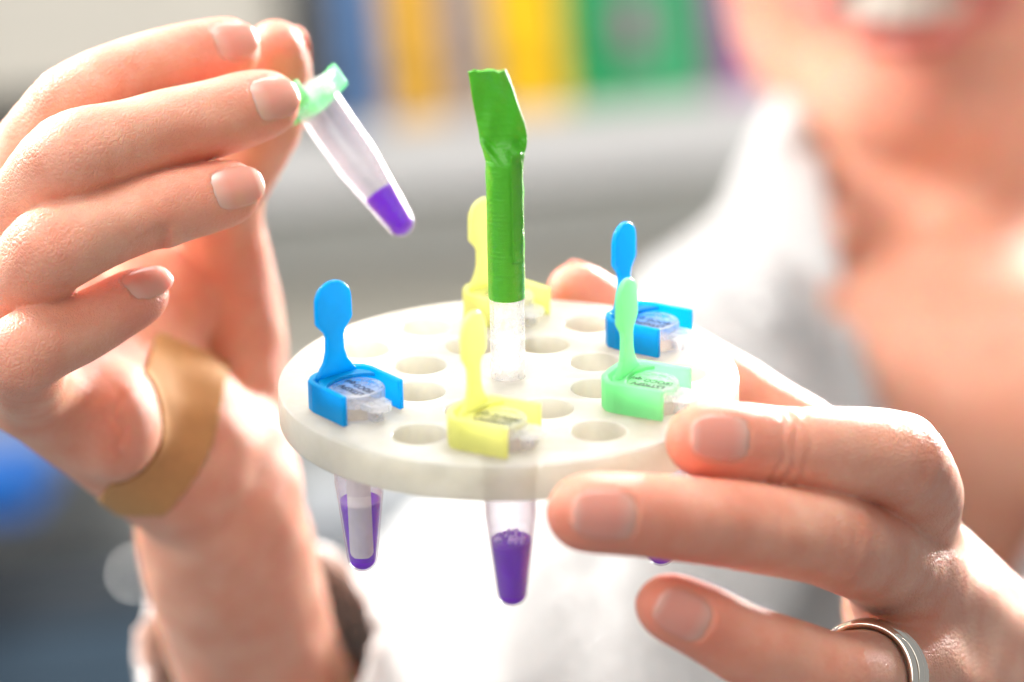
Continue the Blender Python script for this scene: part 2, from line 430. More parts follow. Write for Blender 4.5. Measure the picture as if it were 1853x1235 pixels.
def smin(a, b, k):
    if k <= 0: return np.minimum(a, b)
    h = np.maximum(k - np.abs(a - b), 0) / k
    return np.minimum(a, b) - h * h * (k / 4)

def add_capsule(F, A, a, b, ra, rb, k=0.0, pad=14):
    a = np.asarray(a, float); b = np.asarray(b, float); R = max(ra, rb) + pad
    s, g = F.sl(np.minimum(a, b) - R, np.maximum(a, b) + R)
    if s is None: return
    X, Y, Z = g; d = b - a; L = float(d @ d) + 1e-9
    px, py, pz = X - np.float32(a[0]), Y - np.float32(a[1]), Z - np.float32(a[2])
    t = np.clip((px * np.float32(d[0]) + py * np.float32(d[1]) + pz * np.float32(d[2])) / np.float32(L), 0, 1)
    dd = np.sqrt((px - t * np.float32(d[0])) ** 2 + (py - t * np.float32(d[1])) ** 2 + (pz - t * np.float32(d[2])) ** 2) - (np.float32(ra) + t * np.float32(rb - ra))
    A[s] = smin(A[s], dd, k)

def add_ellipsoid(F, A, c, rad, axes=None, k=0.0, pad=14):
    c = np.asarray(c, float); rad = np.asarray(rad, float); R = rad.max() + pad
    s, g = F.sl(c - R, c + R)
    if s is None: return
    P = [g[i] - np.float32(c[i]) for i in range(3)]
    ax = np.eye(3) if axes is None else np.asarray(axes, float)
    q = [sum(P[j] * np.float32(ax[i][j]) for j in range(3)) for i in range(3)]
    k0 = np.sqrt(sum((q[i] / np.float32(rad[i])) ** 2 for i in range(3))); k1 = np.sqrt(sum((q[i] / np.float32(rad[i] ** 2)) ** 2 for i in range(3))) + 1e-6
    dd = k0 * (k0 - 1) / k1
    A[s] = smin(A[s], dd, k)

def chain(F, A, pts, k=2.5, sub=4, pad=14):
    """pts rows (x,y,z,r): dense tapered tube through the joints"""
    P = np.asarray(pts, float); n = len(P); Q = []
    for i in range(n - 1):
        p0, p1, p2, p3 = P[max(i - 1, 0)], P[i], P[i + 1], P[min(i + 2, n - 1)]
        for j in range(sub):
            t = j / sub
            c = 0.5 * ((2 * p1) + (p2 - p0) * t * .8 + (2 * p0 - 5 * p1 + 4 * p2 - p3) * t * t * .8 + (-p0 + 3 * p1 - 3 * p2 + p3) * t ** 3 * .8) 
            lin = p1 + (p2 - p1) * t
            Q.append(0.5 * c + 0.5 * lin if False else lin * 0.45 + (0.5 * ((2 * p1) + (p2 - p0) * t + (2 * p0 - 5 * p1 + 4 * p2 - p3) * t * t + (-p0 + 3 * p1 - 3 * p2 + p3) * t ** 3)) * 0.55)
    Q.append(P[-1]); Q = np.array(Q)
    for a, b in zip(Q[:-1], Q[1:]): add_capsule(F, A, a[:3], b[:3], a[3], b[3], k * 0.4, pad)
    return Q

def wrinkle(F, A, pos, axis, n, amp, w, rad, off=0.0, wav=0.35):
    """transverse skin crease (amp>0 digs in) round pos on the n side"""
    pos = np.asarray(pos, float); axis = nrm(axis); n = nrm(n); n = nrm(n - axis * (n @ axis)); sd = np.cross(axis, n)
    s, g = F.sl(pos - rad * 1.8, pos + rad * 1.8)
    if s is None: return
    P = [g[i] - np.float32(pos[i]) for i in range(3)]
    t = sum(P[j] * np.float32(axis[j]) for j in range(3)) - off; u = sum(P[j] * np.float32(n[j]) for j in range(3)); q = sum(P[j] * np.float32(sd[j]) for j in range(3))
    r2 = sum(P[j] ** 2 for j in range(3))
    t = t + wav * np.sin(q * 0.9 + off * 3.1) 
    A[s] += np.float32(amp) * np.exp(-(t / w) ** 2) * np.exp(-(r2 / rad ** 2) ** 2) * np.clip(u / (0.5 * rad), 0, 1)

def surface_nets(A, lo, h):
    ins = A < 0
    nx, ny, nz = A.shape
    c = np.zeros((nx - 1, ny - 1, nz - 1), np.uint8)
    offs = [(i, j, k) for i in (0, 1) for j in (0, 1) for k in (0, 1)]
    for i, j, k in offs: c += ins[i:nx - 1 + i, j:ny - 1 + j, k:nz - 1 + k]
    act = (c > 0) & (c < 8)
    idx = np.full(act.shape, -1, np.int64); cells = np.argwhere(act); idx[act] = np.arange(len(cells))
    ci, cj, ck = cells.T
    cv = {o: A[ci + o[0], cj + o[1], ck + o[2]] for o in offs}
    acc = np.zeros((len(cells), 3)); cnt = np.zeros(len(cells))
    for ax in range(3):
        for o in offs:
            if o[ax] == 1: continue
            o2 = list(o); o2[ax] = 1; o2 = tuple(o2)
            va, vb = cv[o], cv[o2]; m = (va < 0) != (vb < 0)
            t = np.where(m, va / np.where(m, va - vb, 1), 0)
            for d in range(3): acc[:, d] += np.where(m, (t if d == ax else o[d]), 0)
            cnt += m
    V = (cells + acc / cnt[:, None]) * h + lo
    quads = []
    for ax in range(3):
        b, cc = (ax + 1) % 3, (ax + 2) % 3
        s0 = [slice(None)] * 3; s1 = [slice(None)] * 3; s0[ax] = slice(0, -1); s1[ax] = slice(1, None)
        i0, i1 = ins[tuple(s0)], ins[tuple(s1)]
        e = np.argwhere(i0 != i1)
        e = e[(e[:, b] > 0) & (e[:, cc] > 0) & (e[:, b] < A.shape[b] - 1) & (e[:, cc] < A.shape[cc] - 1)]
        fl = i0[tuple(e.T)]
        def at(db, dc):
            q = e.copy(); q[:, b] -= db; q[:, cc] -= dc; return idx[tuple(q.T)]
        q = np.stack([at(0, 0), at(1, 0), at(1, 1), at(0, 1)], 1)
        q[fl] = q[fl][:, ::-1]
        quads.append(q)
    return V, np.concatenate(quads)

NAILS = []      # (verts, faces, along)
TIPS = []       # flush centres
def nail_frame(pts, back, n):
    a = nrm(np.asarray(pts[-1][:3]) - np.asarray(pts[-3][:3])); n = nrm(n); n = nrm(n - a * (n @ a)); s = np.cross(a, n)
    c = np.asarray(pts[-1][:3]) - a * back
    r = np.interp(back, [0, np.linalg.norm(np.asarray(pts[-1][:3]) - np.asarray(pts[-2][:3]))], [pts[-1][3], pts[-2][3]])
    return c, a, s, n, r

def nail(F, A, pts, n, L, wd, back=1.0, sink=0.12, free=0.4, tilt=0.05):
    """carve the nail bed into the fingertip and build the nail plate lying in it"""
    c, a, s, n, r = nail_frame(pts, back, n)
    hw, hl = wd * 0.415, L * 0.47
    def surf(ta, ts):
        hs_ = np.arange(r + 2.5, r - 5.0, -0.05); d_ = F.sample(A, np.array([c + a * ta + s * ts + n * q_ for q_ in hs_]))
        w_ = np.where(d_ < 0)[0]; return hs_[w_[0]] if len(w_) else r - 5.0
    t3 = np.array([-0.85 * hl, 0.0, 0.55 * hl]); pc = np.polyfit(t3, [surf(t, 0) for t in t3], 2)
    pc[0] = np.clip(pc[0], -0.03, 0.0); pc[1] = np.clip(pc[1], -0.22, 0.08)
    side = 0.5 * (surf(0, 0.75 * hw) + surf(0, -0.75 * hw)); cl_ = np.clip((surf(0, 0) - side) / (0.75 * hw) ** 2, 0.03, 0.11)
    skew = (surf(0, 0.75 * hw) - surf(0, -0.75 * hw)) / (1.5 * hw); pc[2] = surf(0, 0)
    def height(ta, ts):
        b_ = np.clip(-ta / hl, 0, 1) ** 3
        return pc[0] * ta ** 2 + pc[1] * ta + pc[2] + skew * ts - cl_ * ts ** 2 + 0.06 - sink * 2.2 * b_ - 0.10 * np.abs(ts / hw) ** 4
    sl, g = F.sl(c - 14, c + 14)
    P = [g[i] - np.float32(c[i]) for i in range(3)]
    ta = sum(P[j] * np.float32(a[j]) for j in range(3)); ts = sum(P[j] * np.float32(s[j]) for j in range(3)); tn = sum(P[j] * np.float32(n[j]) for j in range(3))
    # outline: rounded at the cuticle, open at the tip
    q = np.where(ta < 0, (np.abs(ta) / hl) ** 3.0, (np.abs(ta) / (hl * 1.15)) ** 4) + (np.abs(ts) / hw) ** 4.0
    out = (q - 1) * 0.55 * hw * 0.6
    cut = np.minimum(tn - height(ta, ts) + 0.12, -out)
    A[sl] = np.where((ta < hl + 3) & (tn > 0), -smin(-A[sl], -cut, 0.7), A[sl])
    # slight fold proud of the nail along its sides
    fold = np.exp(-((q - 1.55) / 0.5) ** 2) * np.clip(tn / r, 0, 1) * (ta < hl * 0.7)
    A[sl] -= np.float32(0.05) * fold.astype(np.float32)
    # plate
    nu, nv = 18, 20; V = []; al = []
    for layer in (0, -0.5):
        for i in range(nv + 1):
            v = -1 + 2 * i / nv
            for j in range(nu + 1):
                u = -1 + 2 * j / nu
                wmax = hw * 1.03
                if v < 0: wmax *= max(0.02, (1 - abs(v) ** 3.0)) ** 0.25
                else: wmax *= max(0.02, 1 - (v * 0.97) ** 2.6) ** 0.42
                ta_ = v * hl + (free * max(0, v)); ts_ = u * wmax
                
                V.append(c + a * ta_ + s * ts_ + n * (height(ta_, ts_) + layer)); al.append((v + 1) / 2 if v < .99 else 1.0)
    Fc = []; st = nu + 1; base = (nv + 1) * st
    for i in range(nv):
        for j in range(nu):
            p = i * st + j; Fc.append((p, p + 1, p + st + 1, p + st)); Fc.append((base + p, base + p + st, base + p + st + 1, base + p + 1))
    for i in range(nv):
        for j in (0, nu):
            p = i * st + j; Fc.append((p, p + st, base + p + st, base + p))
    for j in range(nu):
        for i in (0, nv):
            p = i * st + j; Fc.append((p, p + 1, base + p + 1, base + p))
    NAILS.append((np.array(V), Fc, np.array(al), min(1.0, 0.25 + max(0, free - 0.5))))
    TIPS.append((c, 14.0, 1.0))

def K4(rows): return [tuple(PX(x, y, z)) + (r,) for x, y, z, r in rows]
def lowfreq(F, A, amp, sc_, ph):
    X = (F.lo[0] + F.h * np.arange(F.n[0])).astype(np.float32)[:, None, None]; Y = (F.lo[1] + F.h * np.arange(F.n[1])).astype(np.float32)[None, :, None]; Z = (F.lo[2] + F.h * np.arange(F.n[2])).astype(np.float32)[None, None, :]
    A += np.float32(amp) * (np.sin(X * sc_ + ph) * np.sin(Y * sc_ * 1.3 + 2 * ph) + np.sin(Y * sc_ * 1.7 + Z * sc_ + ph) * 0.6).astype(np.float32)

# ---------------- raised hand (left in the picture)
HL = Field([PX(-170, 0, 600)[0], PX(0, 1330, 715)[1], 526], [PX(700, 0, 715)[0], PX(0, -20, 600)[1], 735], 0.6)
li = K4([(-40, 400, 595, 10), (50, 295, 578, 8.9), (132, 195, 564, 8.6), (245, 132, 570, 7.3), (335, 110, 576, 7.15), (388, 97, 580, 6.9), (416, 89, 582, 6.0)])
lm = K4([(-40, 500, 578, 10.5), (45, 390, 560, 9.1), (126, 290, 548, 8.8), (245, 248, 554, 7.6), (365, 220, 561, 7.5), (440, 200, 567, 7.2), (484, 187, 570, 6.4)])
lr = K4([(-30, 610, 578, 10), (30, 530, 560, 8.7), (90, 455, 545, 8.4), (205, 408, 549, 7.3), (310, 376, 554, 7.0), (378, 358, 558, 6.6), (418, 347, 560, 5.8)])
lp = K4([(60, 705, 582, 9.5), (45, 680, 562, 7.9), (45, 638, 546, 7.8), (120, 606, 550, 6.6), (185, 574, 554, 6.25), (235, 545, 557, 5.6), (260, 533, 559, 5.0)])
lt = K4([(405, 740, 645, 13.2), (412, 620, 645, 13.2), (405, 490, 637, 11), (398, 410, 628, 9.2), (408, 340, 620, 8.8), (468, 232, 609, 8.6), (496, 140, 603, 7.8), (500, 90, 600, 6.2)])
PALM = HL.new()
for a, b, ra, rb in (((430, 860, 642), (-40, 400, 595), 12.5, 10), ((400, 880, 637), (-40, 500, 578), 12.5, 10.5), ((360, 890, 631), (-30, 610, 578), 12, 10), ((325, 880, 626), (60, 705, 582), 10.5, 9.5)):
    add_capsule(HL, PALM, PX(*a), PX(*b), ra, rb, 7)
add_ellipsoid(HL, PALM, PX(205, 765, 593), (9.3, 11.5, 11), k=4)                 # pad under the little finger
add_ellipsoid(HL, PALM, PX(335, 800, 624), (15, 18, 14), k=6)                    # outer heel
add_capsule(HL, PALM, PX(418, 800, 637), PX(425, 880, 640), 11.2, 12.5, 6)       # inner heel
add_ellipsoid(HL, PALM, PX(250, 545, 628), (17, 14, 8), k=8)                  # web towards the thumb
fore = K4([(392, 900, 638, 17.5), (402, 960, 648, 18.2), (413, 1010, 656, 18.8), (437, 1100, 674, 19.2), (478, 1235, 702, 19.8), (560, 1420, 755, 26)])
chain(HL, PALM, fore, 6, 3)
HAND = PALM.copy()
for pts, k in ((li, 5), (lm, 5), (lr, 5), (lp, 3.5), (lt, 3.0)):
    Fg = HL.new(); chain(HL, Fg, pts)
    HAND = np.minimum(HAND, smin(Fg, PALM, k)) if False else smin(HAND, smin(Fg, PALM, k), 0.7)
lowfreq(HL, HAND, 0.14, 0.32, 0.6)
# joint creases
def joint_lines(F, A, pts, i, n, amp=0.35, offs=(-1.8, 0, 1.7), w=0.45, rad=7):
    ax = np.asarray(pts[i + 1][:3]) - np.asarray(pts[i - 1][:3])
    for o_ in offs: wrinkle(F, A, np.asarray(pts[i][:3]), ax, n, amp, w, rad, o_)
for p in (li, lm, lr): 
    joint_lines(HL, HAND, p, 4, (0, .1, -1), 0.16)
    joint_lines(HL, HAND, p, 2, (-1, .4, -.8), 0.3, (-3, -1, 1, 3), 0.5, 9)
joint_lines(HL, HAND, lp, 4, (0, .2, -1), 0.16)
wrinkle(HL, HAND, PX(245, 790, 588), (1, .1, 0.1), (0.3, 0, -1), 1.0, 0.9, 11, -3.0, 0.8)
nail(HL, HAND, li, (0.05, .14, -1), 11.0, 9.6, 1.6)
nail(HL, HAND, lm, (0.05, .02, -1), 11.8, 10.4, 1.6)
nail(HL, HAND, lr, (0.08, .06, -1), 11.4, 9.6, 0.9, free=1.1)
nail(HL, HAND, lp, (0.02, .38, -1), 10.0, 8.0, 0.5, free=1.5)
nail(HL, HAND, lt, (0.85, .1, 0.6), 12.0, 11.0, 1.5)
TIPS += [(PX(380, 480, 630), 16, 0.55), (PX(300, 430, 600), 14, .4), (PX(250, 560, 600), 12, .5), (PX(200, 780, 585), 9, .35), (np.array(lt[-2][:3]), 11, .8)]
VL, QL = surface_nets(HAND, HL.lo, HL.h)

# ---------------- holding hand (right in the picture)
HR = Field([PX(975, 0, 500)[0] - 2, PX(0, 1460, 575)[1], 488], [PX(2080, 0, 600)[0], PX(0, 440, 605)[1], 672], 0.55)
ri = K4([(1632, 975, 580, 10.2), (1655, 900, 556, 9.4), (1622, 832, 537, 9.0), (1510, 815, 528, 7.7), (1400, 806, 523, 7.1), (1320, 800, 519, 7.0), (1269, 797, 517, 6.5)])
rm = K4([(1640, 1050, 568, 10.5), (1585, 1010, 546, 9.3), (1500, 976, 529, 8.8), (1380, 957, 518, 8.0), (1230, 939, 508, 7.4), (1125, 931, 503, 7.2), (1057, 928, 501, 6.7)])
rr = K4([(1640, 1205, 566, 10.5), (1575, 1225, 548, 9.0), (1500, 1226, 530, 8.6), (1400, 1188, 521, 7.5), (1330, 1158, 516, 6.9), (1262, 1120, 512, 6.5), (1211, 1098, 510, 5.95)])
rp = K4([(1600, 1345, 575, 9.5), (1550, 1370, 560, 8), (1480, 1375, 545, 7.6), (1420, 1355, 536, 6.7), (1370, 1332, 530, 6.4), (1320, 1305, 526, 5.8), (1290, 1290, 524, 5.2)])
rt = K4([(1770, 1130, 632, 12.5), (1610, 960, 612, 11.5), (1490, 835, 602, 10), (1380, 752, 601, 8.6), (1270, 685, 601, 8.4), (1170, 622, 600, 7.7), (1080, 560, 599, 7.3), (1045, 528, 598, 6.2)])
PR = HR.new()
for a, b, ra, rb in (((1890, 1225, 640), (1632, 975, 580), 11.5, 9.8), ((1895, 1265, 638), (1640, 1050, 568), 12, 10.5), ((1890, 1310, 640), (1640, 1205, 566), 12, 10.5), ((1880, 1350, 642), (1600, 1345, 575), 11, 9.5)):
    add_capsule(HR, PR, PX(*a), PX(*b), ra, rb, 7)
add_ellipsoid(HR, PR, PX(1640, 1110, 605), (13, 22, 14), k=8)
fore2 = K4([(1900, 1275, 640, 17), (1960, 1330, 655, 18.5), (2050, 1420, 690, 21), (2170, 1560, 760, 27)])
chain(HR, PR, fore2, 6, 3)
HAND2 = PR.copy()
for pts, k in ((ri, 5), (rm, 6), (rr, 5), (rp, 5), (rt, 6)):
    Fg = HR.new(); chain(HR, Fg, pts)
    HAND2 = smin(HAND2, smin(Fg, PR, k), 0.8)
add_capsule(HR, HAND2, PX(1590, 1000, 552), PX(1655, 985, 572), 5.5, 7, 5)      # web between index and middle
lowfreq(HR, HAND2, 0.14, 0.30, 1.7)
joint_lines(HR, HAND2, ri, 4, (0, .1, -1), 0.75, (-3.4, -0.6, 1.9), 0.75, 8)
joint_lines(HR, HAND2, rm, 4, (0, .1, -1), 0.20, (-3, -1, 1.2, 3), 0.55, 8)
joint_lines(HR, HAND2, rr, 4, (0, .1, -1), 0.16)
joint_lines(HR, HAND2, rm, 2, (.2, .3, -1), 0.16, (-4, -2, 0, 2, 4), 0.6, 9)
nail(HR, HAND2, ri, (0, .14, -1), 11.0, 9.6, 0.8)
nail(HR, HAND2, rm, (0, .03, -1), 11.6, 10.2, 1.2)
nail(HR, HAND2, rr, (-.1, .08, -1), 10.6, 9.4, 0.4)
nail(HR, HAND2, rp, (-.2, .1, -1), 9.0, 7.6, 0.6)
nail(HR, HAND2, rt, (0.2, .9, 0.5), 11.5, 10.5, 0.8)
TIPS += [(PX(1330, 800, 512), 9, .5), (PX(1180, 940, 500), 12, .35), (PX(1700, 1080, 560), 9, .3), (np.array(rt[-1][:3]), 14, .8)]
VR, QR = surface_nets(HAND2, HR.lo, HR.h)

# ---------------- head, neck, torso, arms
MOUTH = PX(1640, 22, 985)
def HD(x, y, z): return MOUTH + np.array([x, y, z], float)
BF = Field([-120, -330, 690], [400, 300, 1240], 3.2)
B = BF.new(); pad = 60
def cap(A, a, b, ra, rb, k, F=None): add_capsule(F or BF, A, a, b, ra, rb, k, pad)
def ell(A, c, r, k): add_ellipsoid(BF, A, c, r, k=k, pad=pad)
ell(B, HD(2, 92, 96), (73, 92, 90), 10)
ell(B, HD(0, 14, 62), (57, 56, 60), 25)
ell(B, HD(2, -30, 24), (27, 17, 19), 22)
for s in (-1, 1):
    ell(B, HD(38 * s, 26, 30), (24, 22, 22), 16)
    ell(B, HD(73 * s, 55, 95), (8, 30, 17), 6)                                      # ears
    ell(B, HD(33 * s, 82, 12), (20, 8, 12), 10)                                     # brow
cap(B, HD(0, 76, 8), HD(0, 40, -12), 8, 10, 8)
for s in (-1, 1): cap(B, HD(0, 38, -6), HD(12 * s, 37, 2), 7, 6, 5)
cap(B, HD(28, -15, 88), HD(40, -150, 100), 50, 58, 30)
SH_R, SH_L = PX(1365, 690, 1020), np.array([322., -10, 985])
EL_R, EL_L = PX(700, 1750, 850), PX(2350, 1760, 850)
WR_R, WR_L = np.array(fore[-1][:3]), np.array(fore2[-1][:3])
TC = np.array([190., -170, 1085])
ell(B, TC, (150, 190, 82), 40)
cap(B, SH_R, SH_L, 38, 38, 50)
cap(B, HD(24, -112, 92), SH_R, 32, 32, 30); cap(B, HD(28, -112, 92), SH_L, 32, 32, 30)
cap(B, SH_R, EL_R, 40, 33, 20); cap(B, SH_L, EL_L, 40, 33, 20)
cap(B, EL_R, WR_R, 33, 25, 10); cap(B, EL_L, WR_L, 33, 25, 10)
# collar bones and neck tendon
cap(B, np.array([150., -30, 1010]), np.array([75., -8, 1010]), 5, 5, 16)
cap(B, HD(-20, -40, 60), np.array([158., -32, 1008]), 9, 7, 14)
TORSO = B.copy()
# mouth
lipw = [(-34, 7, 14), (-27, -1, 6), (-13, -9, -1), (0, -11, -3.5), (13, -9, -1), (27, -1, 6), (34, 7, 14)]
lipu = [(-34, 8, 14), (-24, 12, 5), (-8, 14, -4), (0, 13, -4.5), (8, 14, -4), (24, 12, 5), (34, 8, 14)]
BH = Field(HD(-95, -75, -45), HD(95, 120, 60), 1.6)
def resample(F, G, A):
    g = [F.lo[i] + F.h * np.arange(F.n[i]) for i in range(3)]
    P = np.stack(np.meshgrid(*g, indexing='ij'), -1); return G.sample(A, P).astype(np.float32)
s_, g_ = BF.sl(HD(-40, -12, -30), HD(40, 18, 30))
hole = np.maximum(np.sqrt(((g_[0] - MOUTH[0]) / 31) ** 2 + ((g_[1] - MOUTH[1] - 2) / 9.0) ** 2 + ((g_[2] - MOUTH[2]) / 24) ** 2) - 1, -1) * 6
B[s_] = np.maximum(B[s_], -hole.astype(np.float32))
for L_ in (lipw, lipu):
    for a, b in zip(L_[:-1], L_[1:]): cap(B, HD(*a), HD(*b), 4.2, 4.2, 3)
for s in (-1, 1):
    e = HD(32 * s, 70, 2)
    s_, g_ = BF.sl(e - 22, e + 22)
    dd = np.sqrt(((g_[0] - e[0]) / 15) ** 2 + ((g_[1] - e[1]) / 8) ** 2 + ((g_[2] - e[2]) / 12) ** 2)
    B[s_] = np.maximum(B[s_], ((1 - dd) * 7).astype(np.float32))
VB, QB = surface_nets(B, BF.lo, BF.h)
LIPS = np.array([HD(*p) for p in lipw + lipu])

person = empty('person', (190, -330, 1085))
tag(person, 'smiling person in a white lab coat holding the tube rack and a raised microtube', 'person')
V = np.concatenate([VL, VR, VB]); Q = np.concatenate([QL, QR + len(VL), QB + len(VL) + len(VR)])
root = np.array(person.location)
me = bpy.data.meshes.new('body')
me.vertices.add(len(V)); me.vertices.foreach_set('co', (W(V) - root).astype(np.float32).ravel())
me.loops.add(len(Q) * 4); me.loops.foreach_set('vertex_index', Q.astype(np.int32).ravel())
me.polygons.add(len(Q)); me.polygons.foreach_set('loop_start', np.arange(0, len(Q) * 4, 4, dtype=np.int32))
me.polygons.foreach_set('use_smooth', np.ones(len(Q), bool)); me.update(calc_edges=True); me.validate()
fl = np.zeros(len(V))
for c, rad, amp in TIPS: fl = np.maximum(fl, amp * np.exp(-(((V - c) ** 2).sum(1)) / rad ** 2))
for pts_ in (li, lm, lr, lp, ri, rm, rr, rp):
    for q_ in (2, 4):
        fl = np.maximum(fl, 0.5 * np.exp(-(((V - np.array(pts_[q_][:3])) ** 2).sum(1)) / 9.5 ** 2))
kn = np.zeros(len(V))
for pts_ in (li, lm, lr, lp, ri, rm, rr, rp):
    for q_, ra_ in ((0, 13), (1, 9), (2, 10), (4, 6)): kn = np.maximum(kn, np.exp(-(((V - np.array(pts_[q_][:3])) ** 2).sum(1)) / ra_ ** 2))
kn = np.maximum(kn, np.exp(-(((V - PX(1640, 1000, 555)) ** 2).sum(1)) / 13 ** 2))
at = me.attributes.new('knuckle', 'FLOAT', 'POINT'); at.data.foreach_set('value', kn.astype(np.float32))
chn = HD(0, -28, 8); fl = np.maximum(fl, 0.45 * np.exp(-(((V - chn) ** 2).sum(1)) / 22 ** 2))
at = me.attributes.new('flush', 'FLOAT', 'POINT'); at.data.foreach_set('value', fl.astype(np.float32))
lp_ = np.zeros(len(V))
for p in LIPS: lp_ = np.maximum(lp_, np.clip(1.7 - np.sqrt(((V - p) ** 2).sum(1)) / 6.0, 0, 1))
at = me.attributes.new('lip', 'FLOAT', 'POINT'); at.data.foreach_set('value', lp_.astype(np.float32))
me.materials.append(SKIN)
body = bpy.data.objects.new('body', me); COL.objects.link(body); body.parent = person
for v, f, al, fe in NAILS:
    o = link_mesh('fingernail', v, f, NAIL, body); recalc(o)
    at = o.data.attributes.new('along', 'FLOAT', 'POINT'); at.data.foreach_set('value', al.astype(np.float32))
    at = o.data.attributes.new('free', 'FLOAT', 'POINT'); at.data.foreach_set('value', np.full(len(al), fe, np.float32))
# teeth: one by one along the arch
for k in range(-4, 5):
    if k == 0: pass
    x = k * 6.6; zz = 3 + 0.013 * x * x
    fr = Frame(HD(x, 3.4 + 0.006 * x * x, zz), nrm((1, 0, 0.026 * x)), (0, 1, 0), nrm((-0.026 * x, 0, 1)))
    v, f = prism([(-3.0, -5.2), (-2.2, -5.9), (2.2, -5.9), (3.0, -5.2), (3.15, 6), (-3.15, 6)], -1.5, 3, fr)
    o = link_mesh('tooth', v, f, TEETH, body, smooth=False); recalc(o); bevel(o, 0.6)
for s in (-1, 1):
    fr = Frame(HD(32 * s, 70, 13), (1, 0, 0), (0, 0, 1), (0, 1, 0))
    prof = [(12 * math.sin(t), -12 * math.cos(t)) for t in np.linspace(0.05, math.pi - .05, 12)]
    v, f = lathe(prof, fr, 20, True, True); ey = link_mesh('eyeball', v, f, EYEW, body); recalc(ey)
    fr = Frame(HD(32 * s, 69, 1.2), (1, 0, 0), (0, 1, 0), (0, 0, 1)); v, f = lathe([(5.5, 0.9), (4, -0.3), (0.2, -0.8)], fr, 18, False, True)
    o = link_mesh('iris', v, f, EYEI, body)
# hair: a cap swept back over the skull
HF = Field(HD(-100, -40, -20), HD(100, 210, 210), 3.0); H = HF.new()
add_ellipsoid(HF, H, HD(2, 100, 106), (82, 98, 92), pad=60)
add_capsule(HF, H, HD(0, 60, 170), HD(0, -20, 175), 34, 22, 15, 40)
s_, g_ = HF.sl(HF.lo, HF.lo + HF.h * HF.n)
X, Y, Z = (g_[i] - MOUTH[i] for i in range(3))
facecut = np.minimum(np.minimum((128 + 0.0 * X) - Y - 0.004 * X * X, 62 - Z - 0.0 * Y), 200) 
H[s_] = np.maximum(H[s_], np.minimum(facecut, 60).astype(np.float32))
H += (1.4 * np.sin(X * 0.5 + np.sin(Z * .05) * 4) * np.ones_like(H)).astype(np.float32)
v, q = surface_nets(H, HF.lo, HF.h); link_mesh('hair', v, q, HAIR, person)

# ---------------- lab coat: a cloth shell over the torso and arms, open at the front
CF = Field([-140, -330, 660], [400, 130, 1240], 3.2)
C = CF.new()
def ccap(a, b, ra, rb, k): add_capsule(CF, C, a, b, ra, rb, k, 60)
add_ellipsoid(CF, C, TC, (162, 202, 94), k=40, pad=60)
ccap(SH_R, SH_L, 42, 42, 40); ccap(HD(20, -118, 92), SH_R, 36, 38, 30); ccap(HD(28, -118, 92), SH_L, 36, 38, 30)
ccap(SH_R, EL_R, 46, 58, 20); ccap(SH_L, EL_L, 54, 52, 20)
CUFF_R = PX(458, 1150, 690); cdir = nrm(EL_R - CUFF_R)
ccap(EL_R, CUFF_R - cdir * 12, 50, 30, 8)
CUFF_L = np.array(fore2[2][:3]); ccap(EL_L, CUFF_L, 46, 27, 8)
ccap(PX(1150, 900, 965), PX(900, 1300, 900), 60, 60, 20)
ccap(np.array([112., 92, 1040]), np.array([70., 20, 1030]), 9, 12, 20)              # collar roll beside the neck
s_, g_ = CF.sl(CF.lo, CF.lo + CF.h * CF.n)
X, Y, Z = g_
C += (3.4 * np.sin(X * 0.060 + Y * 0.045 + np.sin(Y * .03) * 1.5) + 1.4 * np.sin(X * .11 - Y * .05 + Z * .06)).astype(np.float32)
SH = np.maximum(C, -(C + 4.0))                                                       # cloth thickness
# neck and V opening
ey = np.array([-330, -190, -110, -95, -80, -16, 32, 64, 130.]); exl = np.array([162, 162, 160, 152, 148, 124, 114, 110, 100.]); exr = np.array([164, 164, 164, 172, 178, 215, 235, 240, 250.])
xl = np.interp(Y, ey, exl).astype(np.float32); xr = np.interp(Y, ey, exr).astype(np.float32)
opening = np.maximum(np.maximum(xl - X, X - xr), Z - 1105)
neck = np.sqrt((X - 168) ** 2 + (Z - 1085) ** 2) - 60 - 0.0 * Y
neck = np.maximum(neck, -18 - Y)
SH = np.maximum(SH, -np.minimum(opening, neck).astype(np.float32))
# cuffs
for cu, el, tl in ((CUFF_R, EL_R, np.zeros(3)), (CUFF_L, EL_L, np.zeros(3))):
    d = nrm(nrm(cu - el) + tl); tt = (X - cu[0]) * d[0] + (Y - cu[1]) * d[1] + (Z - cu[2]) * d[2]
    rr_ = np.sqrt((X - cu[0]) ** 2 + (Y - cu[1]) ** 2 + (Z - cu[2]) ** 2)
    SH = np.where(rr_ < 90, np.maximum(SH, tt.astype(np.float32)), SH)
v, q = surface_nets(SH.astype(np.float32), CF.lo, CF.h)
coat = link_mesh('lab_coat', v, q, COAT, person)
def lapel(rows, wid, name):
    """flat folded strip lying on the chest beside the opening"""
    Vv = []; Ff = []
    for (x, y, z, w0, w1) in rows:
        Vv += [(x - w0, y, z + 3), (x, y, z), (x + w1, y, z + 1), (x + w1, y, z + 4), (x, y, z + 4), (x - w0, y, z + 7)]
    for i in range(len(rows) - 1):
        for j in range(6): a = i * 6 + j; b = i * 6 + (j + 1) % 6; Ff.append((a, b, b + 6, a + 6))
    Ff.append(tuple(range(6))); Ff.append(tuple(len(Vv) - 1 - k for k in range(6)))
    o = link_mesh(name, np.array(Vv), Ff, COAT, coat); recalc(o)
    s = o.modifiers.new('sub', 'SUBSURF'); s.levels = 2; s.render_levels = 2; return o
lapel([(109, 72, 1030, 10, 2), (106, 55, 1008, 22, 6), (108, 20, 990, 30, 8), (117, -20, 978, 36, 8), (140, -75, 976, 34, 8), (154, -105, 980, 18, 6)], 0, 'lapel')
